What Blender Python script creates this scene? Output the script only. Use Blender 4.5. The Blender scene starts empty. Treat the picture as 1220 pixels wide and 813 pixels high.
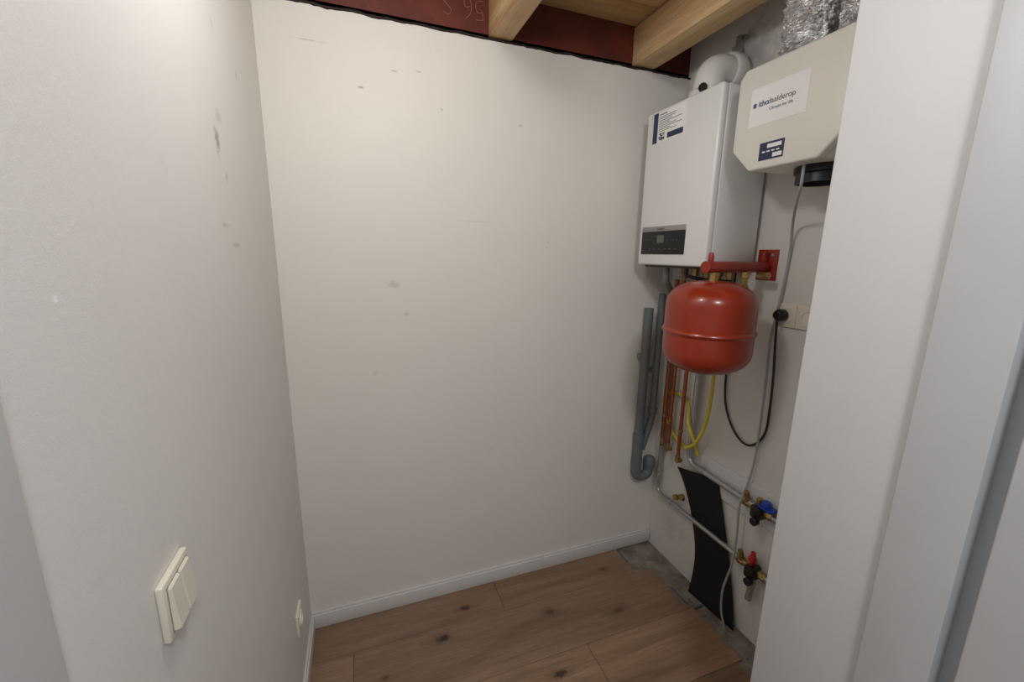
import bpy, bmesh, random
from math import *
from mathutils import Vector, Matrix, noise
random.seed(4)
SC=bpy.context.scene
COL=SC.collection
XL,YB,XR=-.248,1.6125,1.4035
ZT=2.249

# ---------------------------------------------------------------- materials
def srgb(r,g,b):
    f=lambda c:(c/255/12.92) if c/255<=.04045 else ((c/255+.055)/1.055)**2.4
    return (f(r),f(g),f(b),1)
class NB:
    def __init__(s,name):
        s.m=bpy.data.materials.new(name); s.m.use_nodes=True
        s.t=s.m.node_tree; s.n=s.t.nodes; s.b=s.n["Principled BSDF"]
    def new(s,t,**k):
        n=s.n.new(t)
        for a,b in k.items(): setattr(n,a,b)
        return n
    def link(s,a,b): s.t.links.new(a,b)
    def noise(s,scale,detail=3,rough=.5,vec=None,dist=0):
        n=s.new("ShaderNodeTexNoise"); n.inputs["Scale"].default_value=scale; n.inputs["Detail"].default_value=detail
        n.inputs["Roughness"].default_value=rough; n.inputs["Distortion"].default_value=dist
        if vec is None:
            if not hasattr(s,'geo'): s.geo=s.new("ShaderNodeNewGeometry")
            vec=s.geo.outputs["Position"]
        s.link(vec,n.inputs["Vector"]); return n
    def ramp(s,fac,stops):
        r=s.new("ShaderNodeValToRGB"); e=r.color_ramp.elements
        while len(e)<len(stops): e.new(.5)
        for i,(p,c) in enumerate(stops):
            e[i].position=p; e[i].color=c if len(c)==4 else (*c,1)
        s.link(fac,r.inputs["Fac"]); return r
    def mix(s,a,b,fac,mode='MIX'):
        m=s.new("ShaderNodeMix",data_type='RGBA',blend_type=mode)
        for v,i in ((fac,0),(a,6),(b,7)):
            if hasattr(v,'default_value') or hasattr(v,'links'): s.link(v,m.inputs[i])
            else: m.inputs[i].default_value=v
        return m.outputs[2]
    def bump(s,h,strength=.2,dist=.002,prev=None):
        b=s.new("ShaderNodeBump"); b.inputs["Strength"].default_value=strength; b.inputs["Distance"].default_value=dist
        s.link(h,b.inputs["Height"])
        if prev: s.link(prev,b.inputs["Normal"])
        s.link(b.outputs[0],s.b.inputs["Normal"]); return b.outputs[0]
    def marks(k,out,marks):
        for (x,y,z),(sx,sy,sz),cc,amt,ns in marks:
            sub=k.new("ShaderNodeVectorMath",operation='SUBTRACT'); sub.inputs[1].default_value=(x,y,z)
            k.link(k.geo.outputs["Position"],sub.inputs[0])
            mul=k.new("ShaderNodeVectorMath",operation='MULTIPLY'); mul.inputs[1].default_value=(1/sx,1/sy,1/sz)
            k.link(sub.outputs[0],mul.inputs[0])
            ln=k.new("ShaderNodeVectorMath",operation='LENGTH'); k.link(mul.outputs[0],ln.inputs[0])
            nn=k.noise(ns,4,.7)
            a=k.new("ShaderNodeMath",operation='MULTIPLY_ADD'); a.inputs[1].default_value=2.4; a.inputs[2].default_value=-1.2
            k.link(nn.outputs[0],a.inputs[0])
            ad=k.new("ShaderNodeMath",operation='ADD'); k.link(ln.outputs["Value"],ad.inputs[0]); k.link(a.outputs[0],ad.inputs[1])
            rr=k.ramp(ad.outputs[0],[(.25,(amt,)*3),(1.0,(0,0,0))])
            out=k.mix(out,cc,rr.outputs[0])
        return out
def pbr(name,col,rough=.5,metal=0,var=.06,vs=12,bump=0,bs=200,coat=0,spec=.5):
    k=NB(name); b=k.b
    n=k.noise(vs,4)
    d=tuple(c*(1-var) for c in col[:3])+(1,); l=tuple(min(1,c*(1+var)) for c in col[:3])+(1,)
    r=k.ramp(n.outputs[0],[(.3,d),(.7,l)])
    k.link(r.outputs[0],b.inputs["Base Color"])
    b.inputs["Roughness"].default_value=rough; b.inputs["Metallic"].default_value=metal
    b.inputs["Coat Weight"].default_value=coat; b.inputs["Specular IOR Level"].default_value=spec
    if bump:
        n2=k.noise(bs,2); k.bump(n2.outputs[0],bump,.001)
    return k.m
def wallmat(name,col,marks=(),rough=.5,bumpS=.22):
    k=NB(name); b=k.b
    n=k.noise(1.7,5,.6)
    c0=tuple(c*.965 for c in col[:3])+(1,)
    r=k.ramp(n.outputs[0],[(.35,c0),(.65,col)])
    out=r.outputs[0]
    n2=k.noise(9,6,.65,dist=.6)
    r2=k.ramp(n2.outputs[0],[(.0,(1,1,1)),(.66,(1,1,1)),(.8,(.94,.92,.90))])
    out=k.mix(out,r2.outputs[0],1.0,'MULTIPLY')
    out=k.marks(out,marks)
    k.link(out,b.inputs["Base Color"])
    b.inputs["Roughness"].default_value=rough; b.inputs["Specular IOR Level"].default_value=.4
    f=k.noise(520,2); p=k.bump(f.outputs[0],bumpS,.0008)
    g=k.noise(30,3,.6); k.bump(g.outputs[0],.14,.004,p)
    return k.m
WHITE=srgb(227,223,215)
GR=srgb(120,112,100); DK=srgb(70,62,54)
M_left=wallmat("paint_wall_left",srgb(225,223,219),[
  ((XL,1.06,1.72),(.05,.020,.034),srgb(90,92,92),.6,60),
  ((XL,1.09,1.77),(.05,.022,.02),srgb(130,130,128),.3,60),
  ((XL,1.10,1.65),(.05,.010,.016),srgb(120,120,118),.3,60),
  ((XL,1.05,1.55),(.05,.03,.006),srgb(140,138,134),.4,40),
  ((XL,1.12,1.51),(.05,.04,.006),srgb(140,138,134),.4,40),
  ((XL,1.12,1.95),(.05,.006,.012),srgb(120,116,110),.3,60),
  ((XL,1.30,1.92),(.05,.008,.02),srgb(130,126,120),.3,50),
  ((XL,.48,1.455),(.05,.004,.004),srgb(246,246,244),.8,30),
  ((XL,1.57,1.15),(.05,.02,.05),srgb(180,170,150),.4,60)])
M_back=wallmat("paint_wall_back",WHITE,[
  ((.05,YB,2.035),(.012,.05,.005),DK,.5,80),
  ((.16,YB,2.10),(.014,.05,.004),srgb(110,85,60),.45,80),
  ((.24,YB,2.11),(.014,.05,.004),srgb(120,95,70),.35,80),
  ((.32,YB,2.00),(.007,.05,.004),srgb(90,70,55),.35,80),
  ((.13,YB,1.385),(.022,.05,.016),srgb(175,165,150),.45,30),
  ((.62,YB,1.98),(.008,.05,.008),srgb(150,140,125),.3,60),
  ((.17,YB,1.27),(.014,.05,.008),srgb(160,150,135),.35,60),
  ((.05,YB,1.05),(.014,.05,.014),srgb(185,178,165),.35,40),
  ((.75,YB,1.55),(.007,.05,.007),srgb(160,150,134),.3,60),
  ((-.1,YB,2.15),(.05,.05,.003),srgb(140,125,108),.35,60),
  ((.45,YB,1.62),(.1,.05,.002),srgb(165,155,140),.25,60)])
M_right=wallmat("paint_wall_right",srgb(216,213,207),[
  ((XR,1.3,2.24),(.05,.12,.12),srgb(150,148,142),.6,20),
  ((XR,1.45,.2),(.05,.15,.1),srgb(185,180,170),.5,20)],rough=.7)
M_stub=wallmat("paint_wall_front",srgb(211,211,211))
M_jamb=pbr("jamb_lacquer",srgb(195,196,198),.42,var=.02,bump=.08,bs=300)
M_base=pbr("baseboard_lacquer",srgb(213,211,207),.4,var=.03)
M_white=pbr("white_enamel",srgb(226,226,223),.32,var=.015,vs=4,coat=.2)
M_offw=pbr("offwhite_plastic",srgb(228,224,215),.42,var=.02,vs=6)
M_cream=pbr("cream_plastic",srgb(224,218,201),.35,var=.02)
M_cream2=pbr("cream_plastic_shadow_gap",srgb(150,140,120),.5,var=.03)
M_black=pbr("black_plastic",srgb(22,22,24),.35,var=.1)
M_rubber=pbr("black_rubber_sheet",srgb(13,13,14),.8,var=.25,vs=20,bump=.3,bs=120)
M_gloss=pbr("black_gloss_panel",srgb(16,16,19),.2,var=.05)
M_silver=pbr("silver_trim",srgb(170,170,170),.3,.8,var=.04)
M_paper=pbr("label_paper",srgb(240,239,236),.5,var=.02)
M_navy=pbr("label_navy",srgb(36,48,82),.45,var=.05)
M_ink=pbr("label_ink",srgb(46,48,54),.5,var=.05)
M_blueink=pbr("label_blue_ink",srgb(40,60,120),.5,var=.05)
M_disp=pbr("display_grey",srgb(95,100,98),.3,var=.05)
M_red=pbr("red_enamel",srgb(146,42,14),.28,var=.10,vs=9,coat=.25)
M_redB=pbr("red_bracket_paint",srgb(144,40,20),.35,var=.1)
M_pvc=pbr("grey_pvc",srgb(120,126,128),.42,var=.06)
M_pvcd=pbr("dark_grey_pvc",srgb(102,106,108),.42,var=.08)
M_zinc=pbr("zinc_pipe",srgb(176,178,180),.34,.75,var=.1,vs=30)
M_cop=pbr("copper",srgb(172,96,62),.33,.85,var=.25,vs=30)
M_brass=pbr("brass",srgb(172,142,90),.33,.85,var=.15,vs=40)
M_yel=pbr("yellow_hose",srgb(206,186,66),.4,var=.06)
M_greyc=pbr("grey_cable",srgb(160,162,165),.45,var=.04)
M_blue=pbr("blue_handle",srgb(24,62,170),.35,var=.06)
M_redh=pbr("red_handle",srgb(180,28,28),.35,var=.06)
M_ppw=pbr("white_pp",srgb(224,222,216),.35,var=.02)
M_chalk=pbr("chalk",srgb(160,104,92),.9,var=.4,vs=80)
M_tape=pbr("teal_tape",srgb(70,95,105),.6,var=.1)
M_seam=pbr("dark_sealant",srgb(34,24,20),.8,var=.4,vs=40)

def steel_primer():
    k=NB("red_primer_steel"); n=k.noise(6,6,.65,dist=.5)
    r=k.ramp(n.outputs[0],[(.3,srgb(74,26,16)),(.55,srgb(100,40,26)),(.75,srgb(122,54,36))])
    k.link(r.outputs[0],k.b.inputs["Base Color"]); k.b.inputs["Roughness"].default_value=.6
    f=k.noise(150,3); k.bump(f.outputs[0],.3,.001); return k.m
M_steel=steel_primer()

def woodmat(name,axis,cols,rings=26,rough=.5,knots=True,attr=False,stretch=.06,knotc=None,kscale=3.2,kth=.085,marks=()):
    k=NB(name); k.geo=k.new("ShaderNodeNewGeometry")
    pos=k.geo.outputs["Position"]
    if attr:
        at=k.new("ShaderNodeAttribute"); at.attribute_name="pl"
        ad=k.new("ShaderNodeVectorMath",operation='MULTIPLY_ADD'); ad.inputs[1].default_value=(7.3,3.1,5.7)
        k.link(at.outputs["Color"],ad.inputs[0]); k.link(pos,ad.inputs[2]); pos=ad.outputs[0]
    sc=[1,1,1]; sc[axis]=stretch
    mp=k.new("ShaderNodeVectorMath",operation='MULTIPLY'); mp.inputs[1].default_value=sc; k.link(pos,mp.inputs[0])
    n=k.noise(rings*.35,5,.6,mp.outputs[0],1.2); fine=k.noise(rings*6,4,.65,mp.outputs[0],.3)
    r=k.ramp(n.outputs[0],[(.28,cols[0]),(.5,cols[1]),(.72,cols[2])])
    rf=k.ramp(fine.outputs[0],[(.3,(.72,.70,.68)),(.6,(1.03,1.02,1.01))])
    out=k.mix(r.outputs[0],rf.outputs[0],.85,'MULTIPLY')
    if attr:
        bw=k.new("ShaderNodeSeparateColor"); k.link(at.outputs["Color"],bw.inputs[0])
        rr=k.ramp(bw.outputs[0],[(0,(.82,.81,.80)),(1,(1.10,1.09,1.08))])
        out=k.mix(out,rr.outputs[0],1.0,'MULTIPLY')
    if knots:
        s2=[1,1,1]; s2[axis]=.45
        m2=k.new("ShaderNodeVectorMath",operation='MULTIPLY'); m2.inputs[1].default_value=s2; k.link(pos,m2.inputs[0])
        wob=k.noise(25,3,.6,m2.outputs[0])
        wm=k.new("ShaderNodeVectorMath",operation='MULTIPLY_ADD'); wm.inputs[1].default_value=(.05,.05,.05); k.link(wob.outputs["Color"],wm.inputs[0]); k.link(m2.outputs[0],wm.inputs[2])
        v=k.new("ShaderNodeTexVoronoi"); v.inputs["Scale"].default_value=kscale; k.link(wm.outputs[0],v.inputs["Vector"])
        kr=k.ramp(v.outputs["Distance"],[(0,(1,1,1)),(kth*.5,(.8,.8,.8)),(kth*1.3,(.25,.25,.25)),(kth*2.6,(0,0,0))])
        out=k.mix(out,knotc or srgb(66,42,28),kr.outputs[0])
    out=k.marks(out,marks)
    k.link(out,k.b.inputs["Base Color"]); k.b.inputs["Roughness"].default_value=rough
    k.bump(fine.outputs[0],.15,.0008); return k.m
KC=srgb(46,32,23)
def kn(x,y,s=1,a=.85): return [((x,y,0),(.09*s,.034*s,.05),srgb(100,74,54),.6,12),((x,y,0),(.032*s,.018*s,.05),KC,a,45)]
M_floor=woodmat("oak_laminate",0,[srgb(120,94,73),srgb(147,118,95),srgb(166,136,112)],rings=24,rough=.4,attr=True,kscale=3.6,kth=.04,
  marks=sum([kn(.24,1.385,1.0,.95),kn(.36,1.50,.8),kn(.70,1.36,.8,.7),(kn(.62,1.10,.9)),kn(.02,1.30,.6,.5),kn(.98,1.27,1.,.5),kn(1.05,1.50,.6,.5),kn(.45,1.03,.8)],[]))
M_joist=woodmat("pine_joist",1,[srgb(184,146,102),srgb(208,174,128),srgb(222,194,150)],rings=30,rough=.6,knotc=srgb(150,98,52),kscale=5,kth=.05)
M_deck=woodmat("pine_deck",0,[srgb(172,132,86),srgb(196,158,108),srgb(208,172,126)],rings=20,rough=.6,knotc=srgb(140,92,50),kscale=4,kth=.05)
def concrete():
    k=NB("raw_concrete"); n=k.noise(14,8,.7,dist=.4)
    r=k.ramp(n.outputs[0],[(.3,srgb(92,82,68)),(.5,srgb(126,118,106)),(.7,srgb(150,144,134))])
    k.link(r.outputs[0],k.b.inputs["Base Color"]); k.b.inputs["Roughness"].default_value=.9
    f=k.noise(60,5,.7); k.bump(f.outputs[0],.5,.004); return k.m
M_conc=concrete()

# ---------------------------------------------------------------- geometry helpers
def obj(name,bm,mat,parent=None,smooth=False):
    me=bpy.data.meshes.new(name); bmesh.ops.recalc_face_normals(bm,faces=bm.faces); bm.to_mesh(me); bm.free()
    if smooth:
        for p in me.polygons: p.use_smooth=True
        me.set_sharp_from_angle(angle=radians(38))
    if mat: me.materials.append(mat)
    o=bpy.data.objects.new(name,me); COL.objects.link(o)
    if parent: o.parent=parent
    return o
def empty(name,loc=(0,0,0)):
    e=bpy.data.objects.new(name,None); e.empty_display_size=.05; COL.objects.link(e); return e
def addbox(bm,x0,x1,y0,y1,z0,z1,bev=0,seg=2):
    b=bmesh.new(); bmesh.ops.create_cube(b,size=1)
    for v in b.verts: v.co=Vector(((x0+x1)/2+v.co.x*(x1-x0),(y0+y1)/2+v.co.y*(y1-y0),(z0+z1)/2+v.co.z*(z1-z0)))
    if bev: bmesh.ops.bevel(b,geom=b.edges[:],offset=bev,segments=seg,affect='EDGES',profile=.5)
    t=bpy.data.meshes.new("t"); b.to_mesh(t); b.free(); bm.from_mesh(t); bpy.data.meshes.remove(t)
def box(name,x0,x1,y0,y1,z0,z1,mat,parent=None,bev=0,seg=3):
    bm=bmesh.new(); addbox(bm,x0,x1,y0,y1,z0,z1,bev,seg); return obj(name,bm,mat,parent,bev>0)
def addlathe(bm,prof,loc,axis=(0,0,1),n=48):
    rot=Vector((0,0,1)).rotation_difference(Vector(axis).normalized()).to_matrix()
    loc=Vector(loc); rings=[]
    for r,z in prof:
        if r<1e-6: rings.append([bm.verts.new(loc+rot@Vector((0,0,z)))])
        else: rings.append([bm.verts.new(loc+rot@Vector((r*cos(2*pi*i/n),r*sin(2*pi*i/n),z))) for i in range(n)])
    for a,b in zip(rings,rings[1:]):
        for i in range(n):
            j=(i+1)%n
            if len(a)==1 and len(b)==1: continue
            if len(a)==1: bm.faces.new((a[0],b[j],b[i]))
            elif len(b)==1: bm.faces.new((a[i],a[j],b[0]))
            else: bm.faces.new((a[i],a[j],b[j],b[i]))
def lathe(name,prof,loc,mat,parent=None,axis=(0,0,1),n=48):
    bm=bmesh.new(); addlathe(bm,prof,loc,axis,n); return obj(name,bm,mat,parent,True)
def cylprof(r,h,b=.0015): return [(0,0),(r-b,0),(r,b),(r,h-b),(r-b,h),(0,h)]
def fillet(pts,rad,n=8):
    pts=[Vector(p) for p in pts]; out=[pts[0]]
    for a,b,c in zip(pts,pts[1:],pts[2:]):
        d1=(a-b); d2=(c-b); l=min(rad,d1.length*.49,d2.length*.49); p=b+d1.normalized()*l; q=b+d2.normalized()*l
        for i in range(n+1):
            t=i/n; out.append(p*(1-t)**2+b*2*t*(1-t)+q*t*t)
    out.append(pts[-1]); return out
def smooth(pts,n=10):
    P=[Vector(p) for p in pts]; P=[P[0]*2-P[1]]+P+[P[-1]*2-P[-2]]; out=[]
    for i in range(1,len(P)-2):
        for k in range(n):
            t=k/n; a,b,c,d=P[i-1:i+3]
            out.append(.5*((2*b)+(c-a)*t+(2*a-5*b+4*c-d)*t*t+(3*b-a-3*c+d)*t**3))
    out.append(P[-2]); return out
def addtube(bm,pts,r,n=14,rf=None):
    pts=[Vector(p) for p in pts]
    q=[pts[0]]
    for p in pts[1:]:
        if (p-q[-1]).length>1e-5: q.append(p)
    pts=q; rings=[]; up=None
    for i,p in enumerate(pts):
        t=(pts[min(i+1,len(pts)-1)]-pts[max(i-1,0)]).normalized()
        if up is None:
            up=t.orthogonal().normalized()
        up=(up-t*up.dot(t)).normalized(); s=t.cross(up)
        ring=[]
        for k in range(n):
            a=2*pi*k/n; rr=r if rf is None else rf(i/(len(pts)-1),a,i)
            ring.append(bm.verts.new(p+(up*cos(a)+s*sin(a))*rr))
        rings.append(ring)
    for a,b in zip(rings,rings[1:]):
        for i in range(n): j=(i+1)%n; bm.faces.new((a[i],a[j],b[j],b[i]))
    bm.faces.new(rings[0][::-1]); bm.faces.new(rings[-1])
def tube(name,pts,r,mat,parent=None,n=14,rf=None):
    bm=bmesh.new(); addtube(bm,pts,r,n,rf); return obj(name,bm,mat,parent,True)
def prism(name,poly,x0,x1,mat,parent=None,bev=0):
    "poly in (y,z), extruded along x"
    bm=bmesh.new(); a=[bm.verts.new((x0,y,z)) for y,z in poly]; b=[bm.verts.new((x1,y,z)) for y,z in poly]
    bm.faces.new(a); bm.faces.new(b[::-1])
    for i in range(len(poly)): j=(i+1)%len(poly); bm.faces.new((a[i],a[j],b[j],b[i]))
    bmesh.ops.recalc_face_normals(bm,faces=bm.faces)
    if bev: bmesh.ops.bevel(bm,geom=bm.edges[:],offset=bev,segments=3,affect='EDGES',profile=.5)
    return obj(name,bm,mat,parent,bev>0)
def text(name,s,loc,size,mat,parent,rot=(pi/2,0,-pi/2),ext=.0003,align='LEFT',bold=0):
    cu=bpy.data.curves.new(name,'FONT'); cu.body=s; cu.size=size; cu.extrude=ext; cu.align_x=align; cu.offset=bold
    cu.materials.append(mat); o=bpy.data.objects.new(name,cu); COL.objects.link(o); o.location=loc; o.rotation_euler=rot; o.parent=parent
    return o

# ---------------------------------------------------------------- room shell
box("wall_left",XL-.1,XL,.39,YB+.1,-.02,2.6,M_left)
bm=bmesh.new(); N=150; fr=[];bk=[];frt=[];bkt=[]
for i in range(N+1):
    x=XL-.1+(XR+.1-XL+.1)*i/N; z=ZT+.005*noise.noise(Vector((x*14,0,0)))+.003*noise.noise(Vector((x*60,3,0)))
    fr.append(bm.verts.new((x,YB,-.02)));bk.append(bm.verts.new((x,YB+.06,-.02)));frt.append(bm.verts.new((x,YB,z)));bkt.append(bm.verts.new((x,YB+.06,z)))
for i in range(N):
    bm.faces.new((fr[i],fr[i+1],frt[i+1],frt[i]));bm.faces.new((frt[i],frt[i+1],bkt[i+1],bkt[i]));bm.faces.new((bkt[i],bkt[i+1],bk[i+1],bk[i]));bm.faces.new((bk[i],bk[i+1],fr[i+1],fr[i]))
bm.faces.new((fr[0],frt[0],bkt[0],bk[0]));bm.faces.new((fr[N],bk[N],bkt[N],frt[N]))
obj("wall_back",bm,M_back)
pts=[];
for i in range(N+1):
    x=XL+.002+(XR-XL-.004)*i/N
    pts.append((x,YB-.001+.002*noise.noise(Vector((x*30,9,0))),ZT+.004+.005*noise.noise(Vector((x*14,0,0)))))
tube("trim_1",pts,.0045,M_seam,n=8,rf=lambda t,a,i:.0024+.004*abs(noise.noise(Vector((i*.35,a,2)))))
box("wall_right",XR,XR+.1,.61,YB+.1,-.02,2.6,M_right)
box("wall_front",.90,XR+.5,.40,.61,-.02,2.6,M_stub,bev=.004)
df=empty("door_frame")
box("jamb_right_inner",.888,.96,.30,.40,-.02,2.6,M_jamb,df,bev=.002)
box("rebate_right",.925,.96,.272,.30,-.02,2.6,M_jamb,df)
box("jamb_right_outer",.890,.96,.05,.272,-.02,2.6,M_jamb,df,bev=.003)
box("jamb_left",XL-.1,XL+.006,.05,.39,-.02,2.6,M_jamb,df,bev=.002)
box("wall_hall_right",.96,2.2,.05,.40,-.02,2.6,M_stub)
box("wall_hall_left",XL-.9,XL-.1,.05,.39,-.02,2.6,M_stub)
# steel beam above the back wall
sb=empty("steel_beam")
box("web",XL-.1,XR+.1,YB+.012,YB+.024,ZT+.012,2.55,M_steel,sb)
box("bottom_flange",XL-.1,XR+.1,YB+.012,YB+.12,ZT+.010,ZT+.022,M_steel,sb)
# hand-written chalk figures (written upside down)
def chalk(strokes,ox,oz,s):
    bm=bmesh.new()
    for st in strokes: addtube(bm,smooth([(ox-a*s,YB+.0118,oz-b*s) for a,b in st],6),.001,6)
    return bm
five=[[(0,1),(.02,.6)],[(0,1),(.45,1.05)],[(.02,.6),(.3,.66),(.45,.4),(.35,.1),(.0,.05)]]
six=[[(1.0,1.05),(.75,.8),(.68,.35),(.85,.02),(1.1,.2),(1.0,.5),(.72,.4)]]
esz=[[(2.3,.95),(2.0,1.05),(1.85,.8),(2.1,.55),(2.3,.3),(2.1,.0),(1.8,.1)]]
obj("chalk_mark",chalk(five+six+esz,.475,2.375,.062),M_chalk,sb,True)
# deck + joists
bm=bmesh.new()
for i in range(9):
    y1=YB+.01-i*.14; addbox(bm,XL-.1,XR+.1,y1-.138,y1,2.405,2.425,.002,1)
obj("ceiling",bm,M_deck)
box("ceiling_joist",.495,.582,.62,YB+.010,ZT+.012,2.40,M_joist,bev=.003)
box("ceiling_joist.001",1.108,1.212,.62,YB+.010,ZT+.012,2.40,M_joist,bev=.003)
# ---------------------------------------------------------------- floor
bm=bmesh.new(); lay=bm.loops.layers.float_color.new("pl")
ends={1.43:1.19,1.175:1.285,.92:1.30}
butts={1.43:[.52],1.175:[-.09],.92:[.77],.665:[.2],.41:[.85],.155:[.1],-.1:[.6]}
y=1.43
while y>-1.6:
    ky=round(y,3); xe=ends.get(ky,1.27) if y>.5 else 1.27
    y1=min(y+.255,YB-.002); xs=[-1.2]+butts.get(ky,[random.uniform(-.1,.9)])+[xe]
    for a,b in zip(xs,xs[1:]):
        n0=len(bm.faces); 
        addbox(bm,a+.0006,b-.0006,y+.0006,y1-.0006,-.009,0,.0012,1)
        bm.faces.ensure_lookup_table(); c=(random.random(),random.random(),random.random(),1)
        for f in bm.faces[n0:]:
            for l in f.loops: l[lay]=c
    y-=.255; y=round(y,3)
obj("floor",bm,M_floor)
box("floor_concrete",-1.3,XR+.02,-1.8,YB+.05,-.05,-.0095,M_conc)
bm=bmesh.new(); addbox(bm,1.19,1.196,1.50,1.60,-.009,.001); addbox(bm,1.285,1.292,1.20,1.30,-.009,.001); addbox(bm,1.30,1.35,1.168,1.174,-.0095,-.002); addbox(bm,1.268,1.274,.75,.86,-.009,.001)
obj("floor_edge_tape",bm,M_tape)
bm=bmesh.new()
for i in range(50):
    x=random.uniform(1.31,1.39); yy=random.uniform(.65,1.55); r=random.uniform(.002,.006)
    bmesh.ops.create_icosphere(bm,subdivisions=1,radius=r,matrix=Matrix.Translation((x,yy,-.0095+r*.4)))
obj("rubble",bm,M_conc)
bb=bmesh.new(); addbox(bb,XL+.001,1.400,YB-.014,YB,0,.062,.003,2); addbox(bb,XL+.001,XR-.003,YB-.009,YB,.058,.072,.003,2)
obj("baseboard_back",bb,M_base,smooth=True)
bb=bmesh.new(); addbox(bb,XL,XL+.014,.40,YB-.014,0,.062,.003,2); addbox(bb,XL,XL+.009,.40,YB-.014,.058,.072,.003,2)
obj("baseboard_left",bb,M_base,smooth=True)

# ---------------------------------------------------------------- light switch & left socket
sw=empty("light_switch")
x=XL
box("mounting_frame",x,x+.009,.545,.625,1.022,1.102,M_cream,sw,bev=.003)
box("gap",x+.008,x+.0098,.553,.617,1.030,1.094,M_cream2,sw)
def rocker(nm,y0,y1,z0,z1,x0,h):
    bm=bmesh.new()
    vs=[(x0,y0,z0),(x0,y1,z0),(x0,y1,z1),(x0,y0,z1),(x0+h*1.25,y0+.001,z0+.001),(x0+h*1.25,y1-.001,z0+.001),(x0+h*.65,y1-.001,z1-.001),(x0+h*.65,y0+.001,z1-.001)]
    v=[bm.verts.new(q) for q in vs]
    for f in ((0,1,2,3),(4,5,6,7),(0,1,5,4),(1,2,6,5),(2,3,7,6),(3,0,4,7)): bm.faces.new([v[i] for i in f])
    bmesh.ops.recalc_face_normals(bm,faces=bm.faces)
    bmesh.ops.bevel(bm,geom=bm.edges[:],offset=.0012,segments=2,affect='EDGES')
    obj(nm,bm,M_cream,sw,True)
rocker("rocker_1",.554,.5845,1.031,1.093,x+.0085,.007)
rocker("rocker_2",.5855,.616,1.031,1.093,x+.0085,.007)
sk=empty("wall_socket")
box("plate",XL,XL+.010,1.30,1.38,.262,.342,M_cream,sk,bev=.003)
lathe("insert",[(.0,.002),(.019,.002),(.020,.006),(.026,.006),(.027,0)],(XL+.008,1.34,.302),M_cream,sk,axis=(1,0,0))

# ---------------------------------------------------------------- boiler
bo=empty("boiler")
bx0,bx1,by0,by1,bz0,bz1=1.15,1.385,1.168,1.545,1.468,2.06
box("casing",bx0+.028,bx1,by0,by1,bz0,bz1,M_white,bo,bev=.006)
box("front_panel",bx0,bx0+.030,by0-.001,by1+.001,bz0-.003,bz1+.001,M_white,bo,bev=.009,seg=4)
box("wall_frame",bx1-.001,XR,by0+.03,by1-.03,bz0+.05,bz1-.04,M_zinc,bo)
box("underside_tray",bx0+.03,bx1-.01,by0+.012,by1-.012,bz0-.012,bz0+.003,M_black,bo,bev=.003)
box("control_panel",bx0-.003,bx0+.002,1.272,1.523,1.508,1.598,M_gloss,bo,bev=.0015)
box("control_trim",bx0-.0035,bx0+.002,1.272,1.523,1.598,1.618,M_silver,bo,bev=.001)
box("display",bx0-.0042,bx0,1.385,1.425,1.553,1.582,M_disp,bo)
text("trim_lettering","comfort",(bx0-.0036,1.43,1.603),.014,M_ink,bo)
bm=bmesh.new()
for i in range(4): addbox(bm,bx0-.0042,bx0-.002,1.31+i*.016,1.313+i*.016,1.562,1.565); addbox(bm,bx0-.0042,bx0-.002,1.45+i*.015,1.453+i*.015,1.566,1.569)
for i in range(6): addbox(bm,bx0-.0042,bx0-.002,1.31+i*.03,1.322+i*.03,1.528,1.530)
obj("panel_symbols",bm,M_disp,bo)
box("sticker",bx0-.0008,bx0+.001,1.325,1.505,1.940,2.050,M_paper,bo)
box("sticker_band",bx0-.0012,bx0,1.478,1.505,1.940,2.050,M_navy,bo)
bm=bmesh.new()
random.seed(9)
for i in range(9): addbox(bm,bx0-.0013,bx0,1.472-random.uniform(.06,.135),1.472,2.030-i*.0065,2.0318-i*.0065)
for a in range(9):
    for b in range(7):
        if random.random()<.55: addbox(bm,bx0-.0013,bx0,1.435+a*.0038,1.4388+a*.0038,1.945+b*.0038,1.9488+b*.0038)
obj("sticker_print",bm,M_ink,bo)
bm=bmesh.new(); addbox(bm,bx0-.0013,bx0,1.335,1.42,1.946,1.966)
obj("sticker_band_lower",bm,M_navy,bo)
text("sticker_text","cv-toestel",(bx0-.0012,1.472,2.037),.011,M_ink,bo)
bm=bmesh.new()
for yy in (1.23,1.285,1.345,1.41,1.47):
    addlathe(bm,[(0,0),(.012,0),(.012,.02),(.016,.02),(.016,.045),(.012,.045),(.012,.055),(0,.055)],(1.345,yy,bz0-.062),n=6)
obj("unions",bm,M_brass,bo)
tube("siphon",fillet([(1.22,1.44,1.462),(1.22,1.44,1.40),(1.30,1.50,1.36),(1.340,1.54,1.345)],.03),.013,M_pvc,bo)
tube("flex_gas",smooth([(1.20,1.30,1.46),(1.20,1.30,1.43),(1.25,1.25,1.415),(1.32,1.20,1.41)]),.007,M_black,bo)

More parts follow.
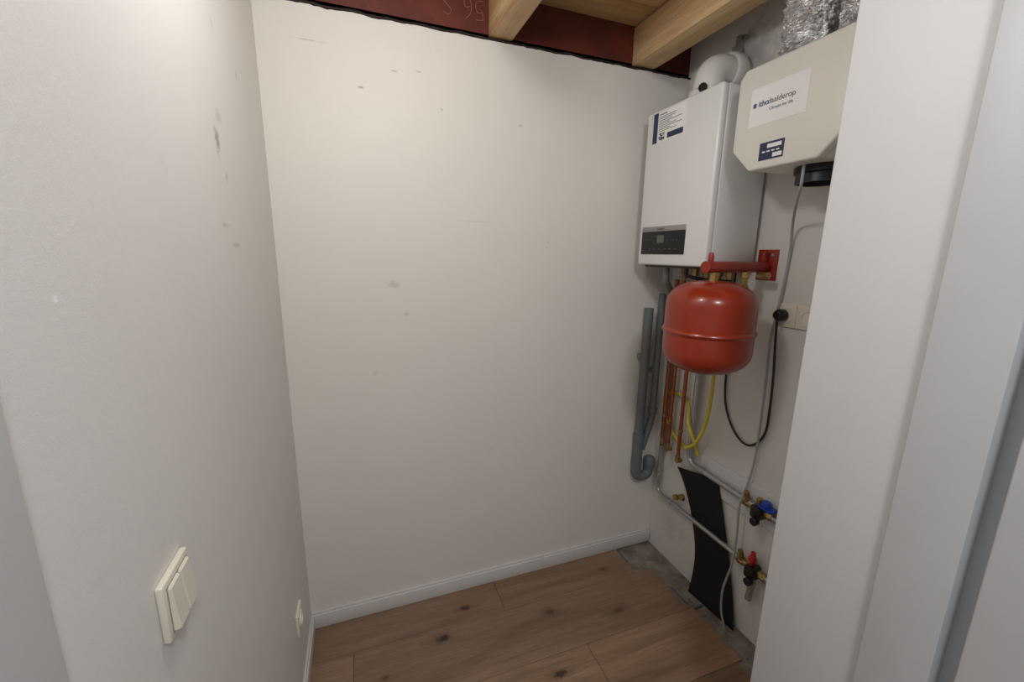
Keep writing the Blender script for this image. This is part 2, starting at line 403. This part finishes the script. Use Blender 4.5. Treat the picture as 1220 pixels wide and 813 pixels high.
# flue
fl=empty("flue_pipe")
fp=fillet([(1.262,1.35,bz1+.002),(1.262,1.35,2.175),(XR-.001,1.35,2.175)],.075,14)
tube("elbow",fp,.055,M_ppw,fl,n=40)
lathe("base_collar",[(.055,0),(.066,0),(.067,.004),(.067,.032),(.062,.036),(.055,.036)],(1.262,1.35,bz1+.005),M_ppw,fl)
lathe("seal",[(.0,0),(.070,0),(.070,.006),(.0,.006)],(1.262,1.35,bz1+.0012),M_black,fl)
lathe("wall_collar",[(.055,0),(.064,0),(.067,.004),(.067,.04),(.064,.045),(.055,.045)],(1.335,1.35,2.175),M_ppw,fl,axis=(1,0,0))
lathe("test_port_cap",cylprof(.015,.012),(1.262-.055,1.35-.033,2.094),M_black,fl,axis=(-.85,-.5,.1),n=24)
bm=bmesh.new(); addbox(bm,1.37,1.373,1.33,1.352,2.23,2.30); addbox(bm,1.352,1.388,1.332,1.350,2.235,2.26,.002); addbox(bm,1.38,1.40,1.325,1.345,2.285,2.30,.002)
obj("strap",bm,M_zinc,fl,True)

# ---------------------------------------------------------------- ventilation unit
vu=empty("ventilation_unit")
def octo(y0,y1,z0,z1,ct,cb): return [(y0+cb,z0),(y1-cb,z0),(y1,z0+cb),(y1,z1-ct),(y1-ct,z1),(y0+ct,z1),(y0,z1-ct),(y0,z0+cb)]
prism("body",octo(.757,1.100,1.762,2.055,.022,.068),1.182,1.398,M_offw,vu,bev=.004)
prism("front_cover",octo(.755,1.102,1.760,2.057,.022,.068),1.15,1.180,M_offw,vu,bev=.007)
box("label",1.1490,1.1505,.872,1.050,1.885,1.992,M_paper,vu)
text("label_brand","daalderop",(1.1488,.992,1.938),.021,M_ink,vu)
text("label_brand_bold","itho",(1.1488,1.022,1.938),.021,M_blueink,vu,bold=.0004)
text("label_sub","Climate for life",(1.1488,.985,1.920),.012,M_blueink,vu)
bm=bmesh.new()
for k in range(2):
    c=Vector((1.1488,1.034,1.941+k*.006)); v=[bm.verts.new(c+Vector((0,a,b))) for a,b in ((-.008,0),(0,.004),(.008,0),(0,-.004))]; bm.faces.new(v)
obj("label_logo",bm,M_blueink,vu)
box("rating_plate",1.1490,1.1505,.922,1.000,1.783,1.832,M_navy,vu)
bm=bmesh.new()
addbox(bm,1.1486,1.1495,.93,.975,1.815,1.826); addbox(bm,1.1486,1.1495,.926,.955,1.788,1.799)
for i in range(4): addbox(bm,1.1486,1.1495,.935+i*.015,.945+i*.015,1.804,1.808)
obj("rating_print",bm,M_paper,vu)
lathe("bottom_spigot",[(.050,0),(.068,0),(.072,-.006),(.072,-.022),(.066,-.026),(.066,-.05),(.060,-.05),(.058,-.01),(0,-.01)],(1.285,.895,1.765),M_black,vu)

# aluminium flexible ducts
k=NB("aluminium_foil"); n=k.noise(26,4,.6,dist=1.5); k.b.inputs["Metallic"].default_value=1; k.b.inputs["Roughness"].default_value=.2
k.b.inputs["Base Color"].default_value=(.9,.9,.9,1); k.bump(n.outputs[0],1,.03); M_foil=k.m
def duct(pts,r,nm,seed):
    P=smooth(pts,46)
    bm=bmesh.new()
    def rf(t,a,i): return r*(1+.045*sin(i*1.35)+.12*noise.noise(Vector((cos(a)*2.2+seed,sin(a)*2.2,i*.16)))+.08*noise.noise(Vector((cos(a)*6,sin(a)*6,i*.4+seed))))
    addtube(bm,P,r,64,rf); return obj(nm,bm,M_foil,None,True)
duct([(1.26,.975,2.062),(1.262,.98,2.12),(1.262,.985,2.22),(1.262,.985,2.40)],.064,"flexible_duct",1)
duct([(1.27,.825,2.062),(1.275,.825,2.13),(1.28,.83,2.23),(1.28,.835,2.40)],.064,"flexible_duct.001",7)

# ---------------------------------------------------------------- expansion vessel
ev=empty("expansion_vessel")
vc=(1.115,1.085)
R0=.142; z0,z1=1.110,1.425
prof=[(0,z0)]
H=.085
low=[]; 
for i in range(1,13):
    a=i/12*pi/2; low.append((R0*sin(a)**.8, z0+H*(1-cos(a)**.9 if i<12 else 1)))
up=[(r,z0+z1-z) for r,z in reversed(low)]
zm=(z0+z1)/2-.012
mid=[(R0,zm-.010),(R0+.004,zm-.007),(R0+.0065,zm),(R0+.004,zm+.007),(R0,zm+.010)]
lathe("tank",prof+low+mid+up+[(0,z1)],(vc[0],vc[1],0),M_red,ev,n=80)
lathe("connection",cylprof(.014,.03),(vc[0],vc[1],z1-.004),M_brass,ev,n=6)
tube("bracket_arm",[(vc[0]-.042,vc[1]-.002,1.468),(XR-.012,1.125,1.468)],.019,M_redB,ev,n=24)
bm=bmesh.new(); addbox(bm,XR-.005,XR,1.085,1.165,1.42,1.53,.002); addbox(bm,XR-.03,XR-.004,1.118,1.132,1.43,1.52,.002)
obj("wall_plate",bm,M_redB,ev,True)
lathe("screw",cylprof(.007,.004),(XR-.009,1.105,1.51),M_zinc,ev,axis=(1,0,0),n=6)
lathe("vent_cap",[(0,0),(.009,0),(.009,.02),(.006,.03),(0,.03)],(vc[0]-.02,vc[1],1.485),M_redB,ev)
bm=bmesh.new(); addlathe(bm,cylprof(.014,.022),(1.27,1.10,1.43),n=6); addlathe(bm,cylprof(.011,.05),(1.27,1.10,1.385),n=16); addlathe(bm,cylprof(.016,.02),(1.27,1.10,1.385),n=6); addlathe(bm,cylprof(.012,.04),(1.335,1.06,1.44),(0,1,0),n=16)
obj("brass_valves",bm,M_brass,ev,True)
tube("vessel_hose",smooth([(1.27,1.10,1.385),(1.29,1.13,1.36),(1.33,1.18,1.37),(1.345,1.22,1.41)]),.007,M_zinc,ev)

# ---------------------------------------------------------------- pipes
dp=empty("drain_pipe")
yb=YB-.030
tube("main_pipe",[(1.262,yb,1.265),(1.262,yb,.56)],.021,M_pvcd,dp,n=28)
tube("second_pipe",fillet([(1.335,yb+.003,1.33),(1.335,yb+.003,1.10),(1.335,yb+.003,.72),(1.285,yb,.56)],.05),.016,M_pvcd,dp,n=24)
bm=bmesh.new()
addlathe(bm,[(.02,0),(.026,0),(.026,.045),(.02,.045)],(1.262,yb,.60),n=28)
addlathe(bm,[(.02,0),(.026,0),(.026,.045),(.02,.045)],(1.262,yb,.47),n=28)
addlathe(bm,[(.016,0),(.021,0),(.021,.03),(.016,.03)],(1.335,yb+.003,.74),n=28)
addtube(bm,[(1.262,yb,.60),(1.262,yb,.49)],.024,28)
addtube(bm,fillet([(1.262,yb,.48),(1.262,yb,.412),(1.340,yb,.412),(1.340,yb,.49)],.04),.024,28)
addlathe(bm,[(0,.03),(.018,.03),(.020,0),(.027,0),(.027,.04),(.02,.05),(0,.05)],(1.340,yb,.46),n=28)
obj("trap_fittings",bm,M_pvcd,dp,True)
bm=bmesh.new(); addbox(bm,1.235,1.289,yb+.005,YB,1.02,1.045,.003); addbox(bm,1.315,1.36,yb+.008,YB,.95,.97,.003)
obj("clips",bm,M_pvc,dp,True)

hp=empty("heating_pipes")
px=1.374
tube("supply_pipe",fillet([(px,1.545,1.40),(px,1.545,.345),(px,1.51,.332),(px,1.03,.325)],.03),.0105,M_zinc,hp,n=20)
tube("return_pipe",fillet([(px,1.36,1.40),(px,1.36,.60),(px,1.33,.585),(px,1.00,.575)],.03),.0125,M_zinc,hp,n=20)
bm=bmesh.new()
addlathe(bm,cylprof(.0155,.03),(px,1.36,.64),n=20); addlathe(bm,cylprof(.0155,.03),(px,1.27,.583),(0,1,0),n=20); addlathe(bm,cylprof(.014,.03),(px,1.545,.40),n=20); addlathe(bm,cylprof(.014,.03),(px,1.44,.331),(0,1,0),n=20)
obj("press_fittings",bm,M_zinc,hp,True)
def valve(zc,nm,yc):
    bm=bmesh.new()
    addlathe(bm,cylprof(.0165,.03),(px,yc+.035,zc),(0,1,0),n=6)
    addlathe(bm,cylprof(.014,.09),(px,yc-.045,zc),(0,1,0),n=20)
    addlathe(bm,cylprof(.0165,.022),(px,yc-.06,zc),(0,1,0),n=6)
    addlathe(bm,cylprof(.011,.035),(px,yc,zc+.01),(0,0,1),n=16)
    addlathe(bm,cylprof(.010,.05),(px-.004,yc+.045,zc+.005),(-.3,0,1),n=6)
    obj(nm+"_body",bm,M_brass,hp,True)
    bm=bmesh.new(); addbox(bm,px-.034,px+.016,yc-.03,yc+.012,zc-.028,zc+.022,.008); addlathe(bm,cylprof(.015,.02),(px-.03,yc-.02,zc-.03),(-1,0,0),n=20)
    obj(nm+"_block",bm,M_black,hp,True)
valve(.572,"upper_valve",1.00)
valve(.322,"lower_valve",.99)
bm=bmesh.new(); addlathe(bm,[(0,0),(.016,0),(.018,.004),(.018,.022),(.014,.03),(0,.03)],(px-.01,.965,.595),n=10); addbox(bm,px-.03,px+.01,.93,.985,.597,.607,.003)
obj("blue_handle",bm,M_blue,hp,True)
bm=bmesh.new(); addlathe(bm,[(0,0),(.007,0),(.009,.02),(.016,.022),(.016,.03),(.010,.038),(.008,.055),(0,.058)],(px-.012,.985,.345),n=16)
obj("red_cap",bm,M_redh,hp,True)
bm=bmesh.new(); addtube(bm,fillet([(px,.95,.322),(px,.88,.322),(px,.88,.0)],.03),.0125,20); addtube(bm,fillet([(px,.95,.572),(px,.84,.572),(px,.84,.0)],.03),.0125,20); addtube(bm,[(px-.005,.975,.30),(px-.005,.985,.19)],.0125,20)
obj("riser_pipes",bm,M_zinc,hp,True)
dc=empty("drain_valve")
bm=bmesh.new(); addlathe(bm,[(0,0),(.010,0),(.010,.035),(.014,.036),(.014,.05),(0,.05)],(XR-.003,1.40,.385),(-1,0,0),n=12); addlathe(bm,cylprof(.009,.04),(XR-.03,1.405,.385),(0,-1,.2),n=12)
obj("drain_cock",bm,M_brass,dc,True)

cp=empty("copper_pipes")
cx=1.350
for i,(yy,zb,r) in enumerate(((1.515,.62,.0085),(1.475,.61,.0085),(1.405,.585,.0085))):
    tube("pipe_%d"%(i+1),[(cx,yy,1.40),(cx,yy,zb)],r,M_cop,cp,n=18)
    bm=bmesh.new(); addlathe(bm,[(0,0),(.0125,0),(.0125,.016),(.0105,.017),(.0105,.03),(0,.03)],(cx,yy,zb-.008),n=6); addlathe(bm,cylprof(.011,.028),(cx-.008,yy,zb-.012),(1,0,0),n=16); addlathe(bm,cylprof(.012,.012),(cx,yy,zb+.13),n=16)
    obj("fitting_%d"%(i+1),bm,M_brass,cp,True)
tube("yellow_gas_hose",smooth([(1.355,1.29,1.40),(1.355,1.275,1.25),(1.355,1.262,1.05),(1.350,1.258,.90),(1.345,1.27,.79),(1.342,1.31,.70),(1.342,1.36,.66),(1.377,1.40,.645),(1.382,1.47,.66),(1.381,1.52,.71),(1.385,1.572,.78),(1.385,1.56,.84),(1.382,1.50,.87),(1.382,1.43,.865),(1.375,1.395,.83),(1.345,1.36,.78),(1.35,1.33,.72),(1.375,1.315,.64)],12),.0078,M_yel,n=14)

box("mounting_board",XR-.011,XR,.66,1.27,.50,.645,M_stub,bev=.002)
# black rubber sheet leaning against wall
bm=bmesh.new(); L=[];nu,nv=10,28
def quad(v):
    s=v
    yl=1.43-.17*s**.8+.02*sin(s*pi); yr=1.205-.175*s
    zl=.525*(1-s); zr=.575*(1-s)
    return yl-.054*sin(s*pi),yr-.006*sin(s*pi),zl,zr
for iv in range(nv+1):
    s=iv/nv; yl,yr,zl,zr=quad(s); row=[]
    for iu in range(nu+1):
        t=iu/nu; y=yl+(yr-yl)*t; z=zl+(zr-zl)*t-.0078*s
        x=1.3885-.035*max(0,(s-.55)/.45)**2*(1-t*.6)-.010*(1-t)*max(0,1-s/.25)**2
        row.append(bm.verts.new((x,y,z)))
    L.append(row)
for a,b in zip(L,L[1:]):
    for i in range(nu): bm.faces.new((a[i],a[i+1],b[i+1],b[i]))
o=obj("rubber_sheet",bm,M_rubber,None,True); md=o.modifiers.new("s",'SOLIDIFY'); md.thickness=.003; md.offset=0

# ---------------------------------------------------------------- sockets & cables right
ws=empty("wall_socket.001")
box("plate",XR-.009,XR,.905,1.065,1.265,1.347,M_cream,ws,bev=.003)
for i,yy in enumerate((.945,1.025)):
    lathe("insert_%d"%(i+1),[(0,.002),(.019,.002),(.020,.006),(.030,.006),(.031,0)],(XR-.006,yy,1.306),M_cream,ws,axis=(-1,0,0))
box("divider",XR-.0095,XR,.9845,.9855,1.267,1.345,M_cream2,ws)
pc=empty("power_cable")
lathe("plug",[(0,0),(.019,0),(.021,.004),(.021,.02),(.017,.03),(.012,.034),(0,.034)],(XR-.012,1.03,1.306),M_black,pc,axis=(-1,0,0),n=28)
cx2=XR-.009
tube("cord",smooth([(XR-.036,1.03,1.305),(XR-.036,1.03,1.27),(cx2,1.045,1.19),(cx2,1.035,1.08),(cx2,1.03,.95),(cx2,1.035,.86),(cx2,1.07,.80),(cx2,1.12,.785),(cx2,1.18,.83),(cx2,1.225,.92),(cx2,1.238,1.05),(cx2,1.24,1.2),(cx2-.02,1.235,1.455)],10),.0042,M_black,pc,n=12)
tube("grey_control_cable",smooth([(1.195,.888,1.757),(1.197,.890,1.70),(1.27,.95,1.665),(1.36,1.02,1.61),(XR-.010,1.04,1.52),(XR-.012,1.045,1.40),(XR-.026,1.052,1.22),(XR-.030,1.045,1.08),(XR-.026,1.045,.9),(XR-.022,1.05,.75),(XR-.032,1.058,.64),(1.346,1.058,.56),(1.350,1.055,.42),(1.345,1.055,.30),(1.340,1.075,.17),(1.345,1.075,.07),(1.345,1.05,.0)],10),.0042,M_greyc,n=12)

# ---------------------------------------------------------------- camera
f,yaw,pit,rol=497.7,.3558,.2051,.0153
F=Vector((sin(yaw)*cos(pit),cos(yaw)*cos(pit),-sin(pit))); Rr=Vector((cos(yaw),-sin(yaw),0)); Uu=Rr.cross(F)
R2=cos(rol)*Rr+sin(rol)*Uu; U2=-sin(rol)*Rr+cos(rol)*Uu
c=bpy.data.cameras.new("camera"); c.sensor_width=36; c.lens=36*f/1220; c.clip_start=.02
co=bpy.data.objects.new("camera",c); COL.objects.link(co)
M=Matrix((R2,U2,-F)).transposed().to_4x4(); M.translation=Vector((0,0,1.5)); co.matrix_world=M
SC.camera=co
# ---------------------------------------------------------------- light
def area(nm,loc,size,en,col,rot,shape='DISK'):
    l=bpy.data.lights.new(nm,'AREA'); l.shape=shape; l.size=size; l.energy=en; l.color=col
    o=bpy.data.objects.new(nm,l); COL.objects.link(o); o.location=loc; o.rotation_euler=rot; return o
l=bpy.data.lights.new("closet_lamp",'POINT'); l.energy=10.5; l.color=(.95,.98,1); l.shadow_soft_size=.07
o=bpy.data.objects.new("closet_lamp",l); COL.objects.link(o); o.location=(.10,.76,2.18)
area("hall_ceiling_lamp",(.25,-.55,2.45),.35,13,(.95,.975,1),(radians(25),0,0))
w=bpy.data.worlds.new("world"); SC.world=w; w.use_nodes=True
w.node_tree.nodes["Background"].inputs[0].default_value=(.92,.955,1,1); w.node_tree.nodes["Background"].inputs[1].default_value=.38
SC.view_settings.view_transform='Standard'
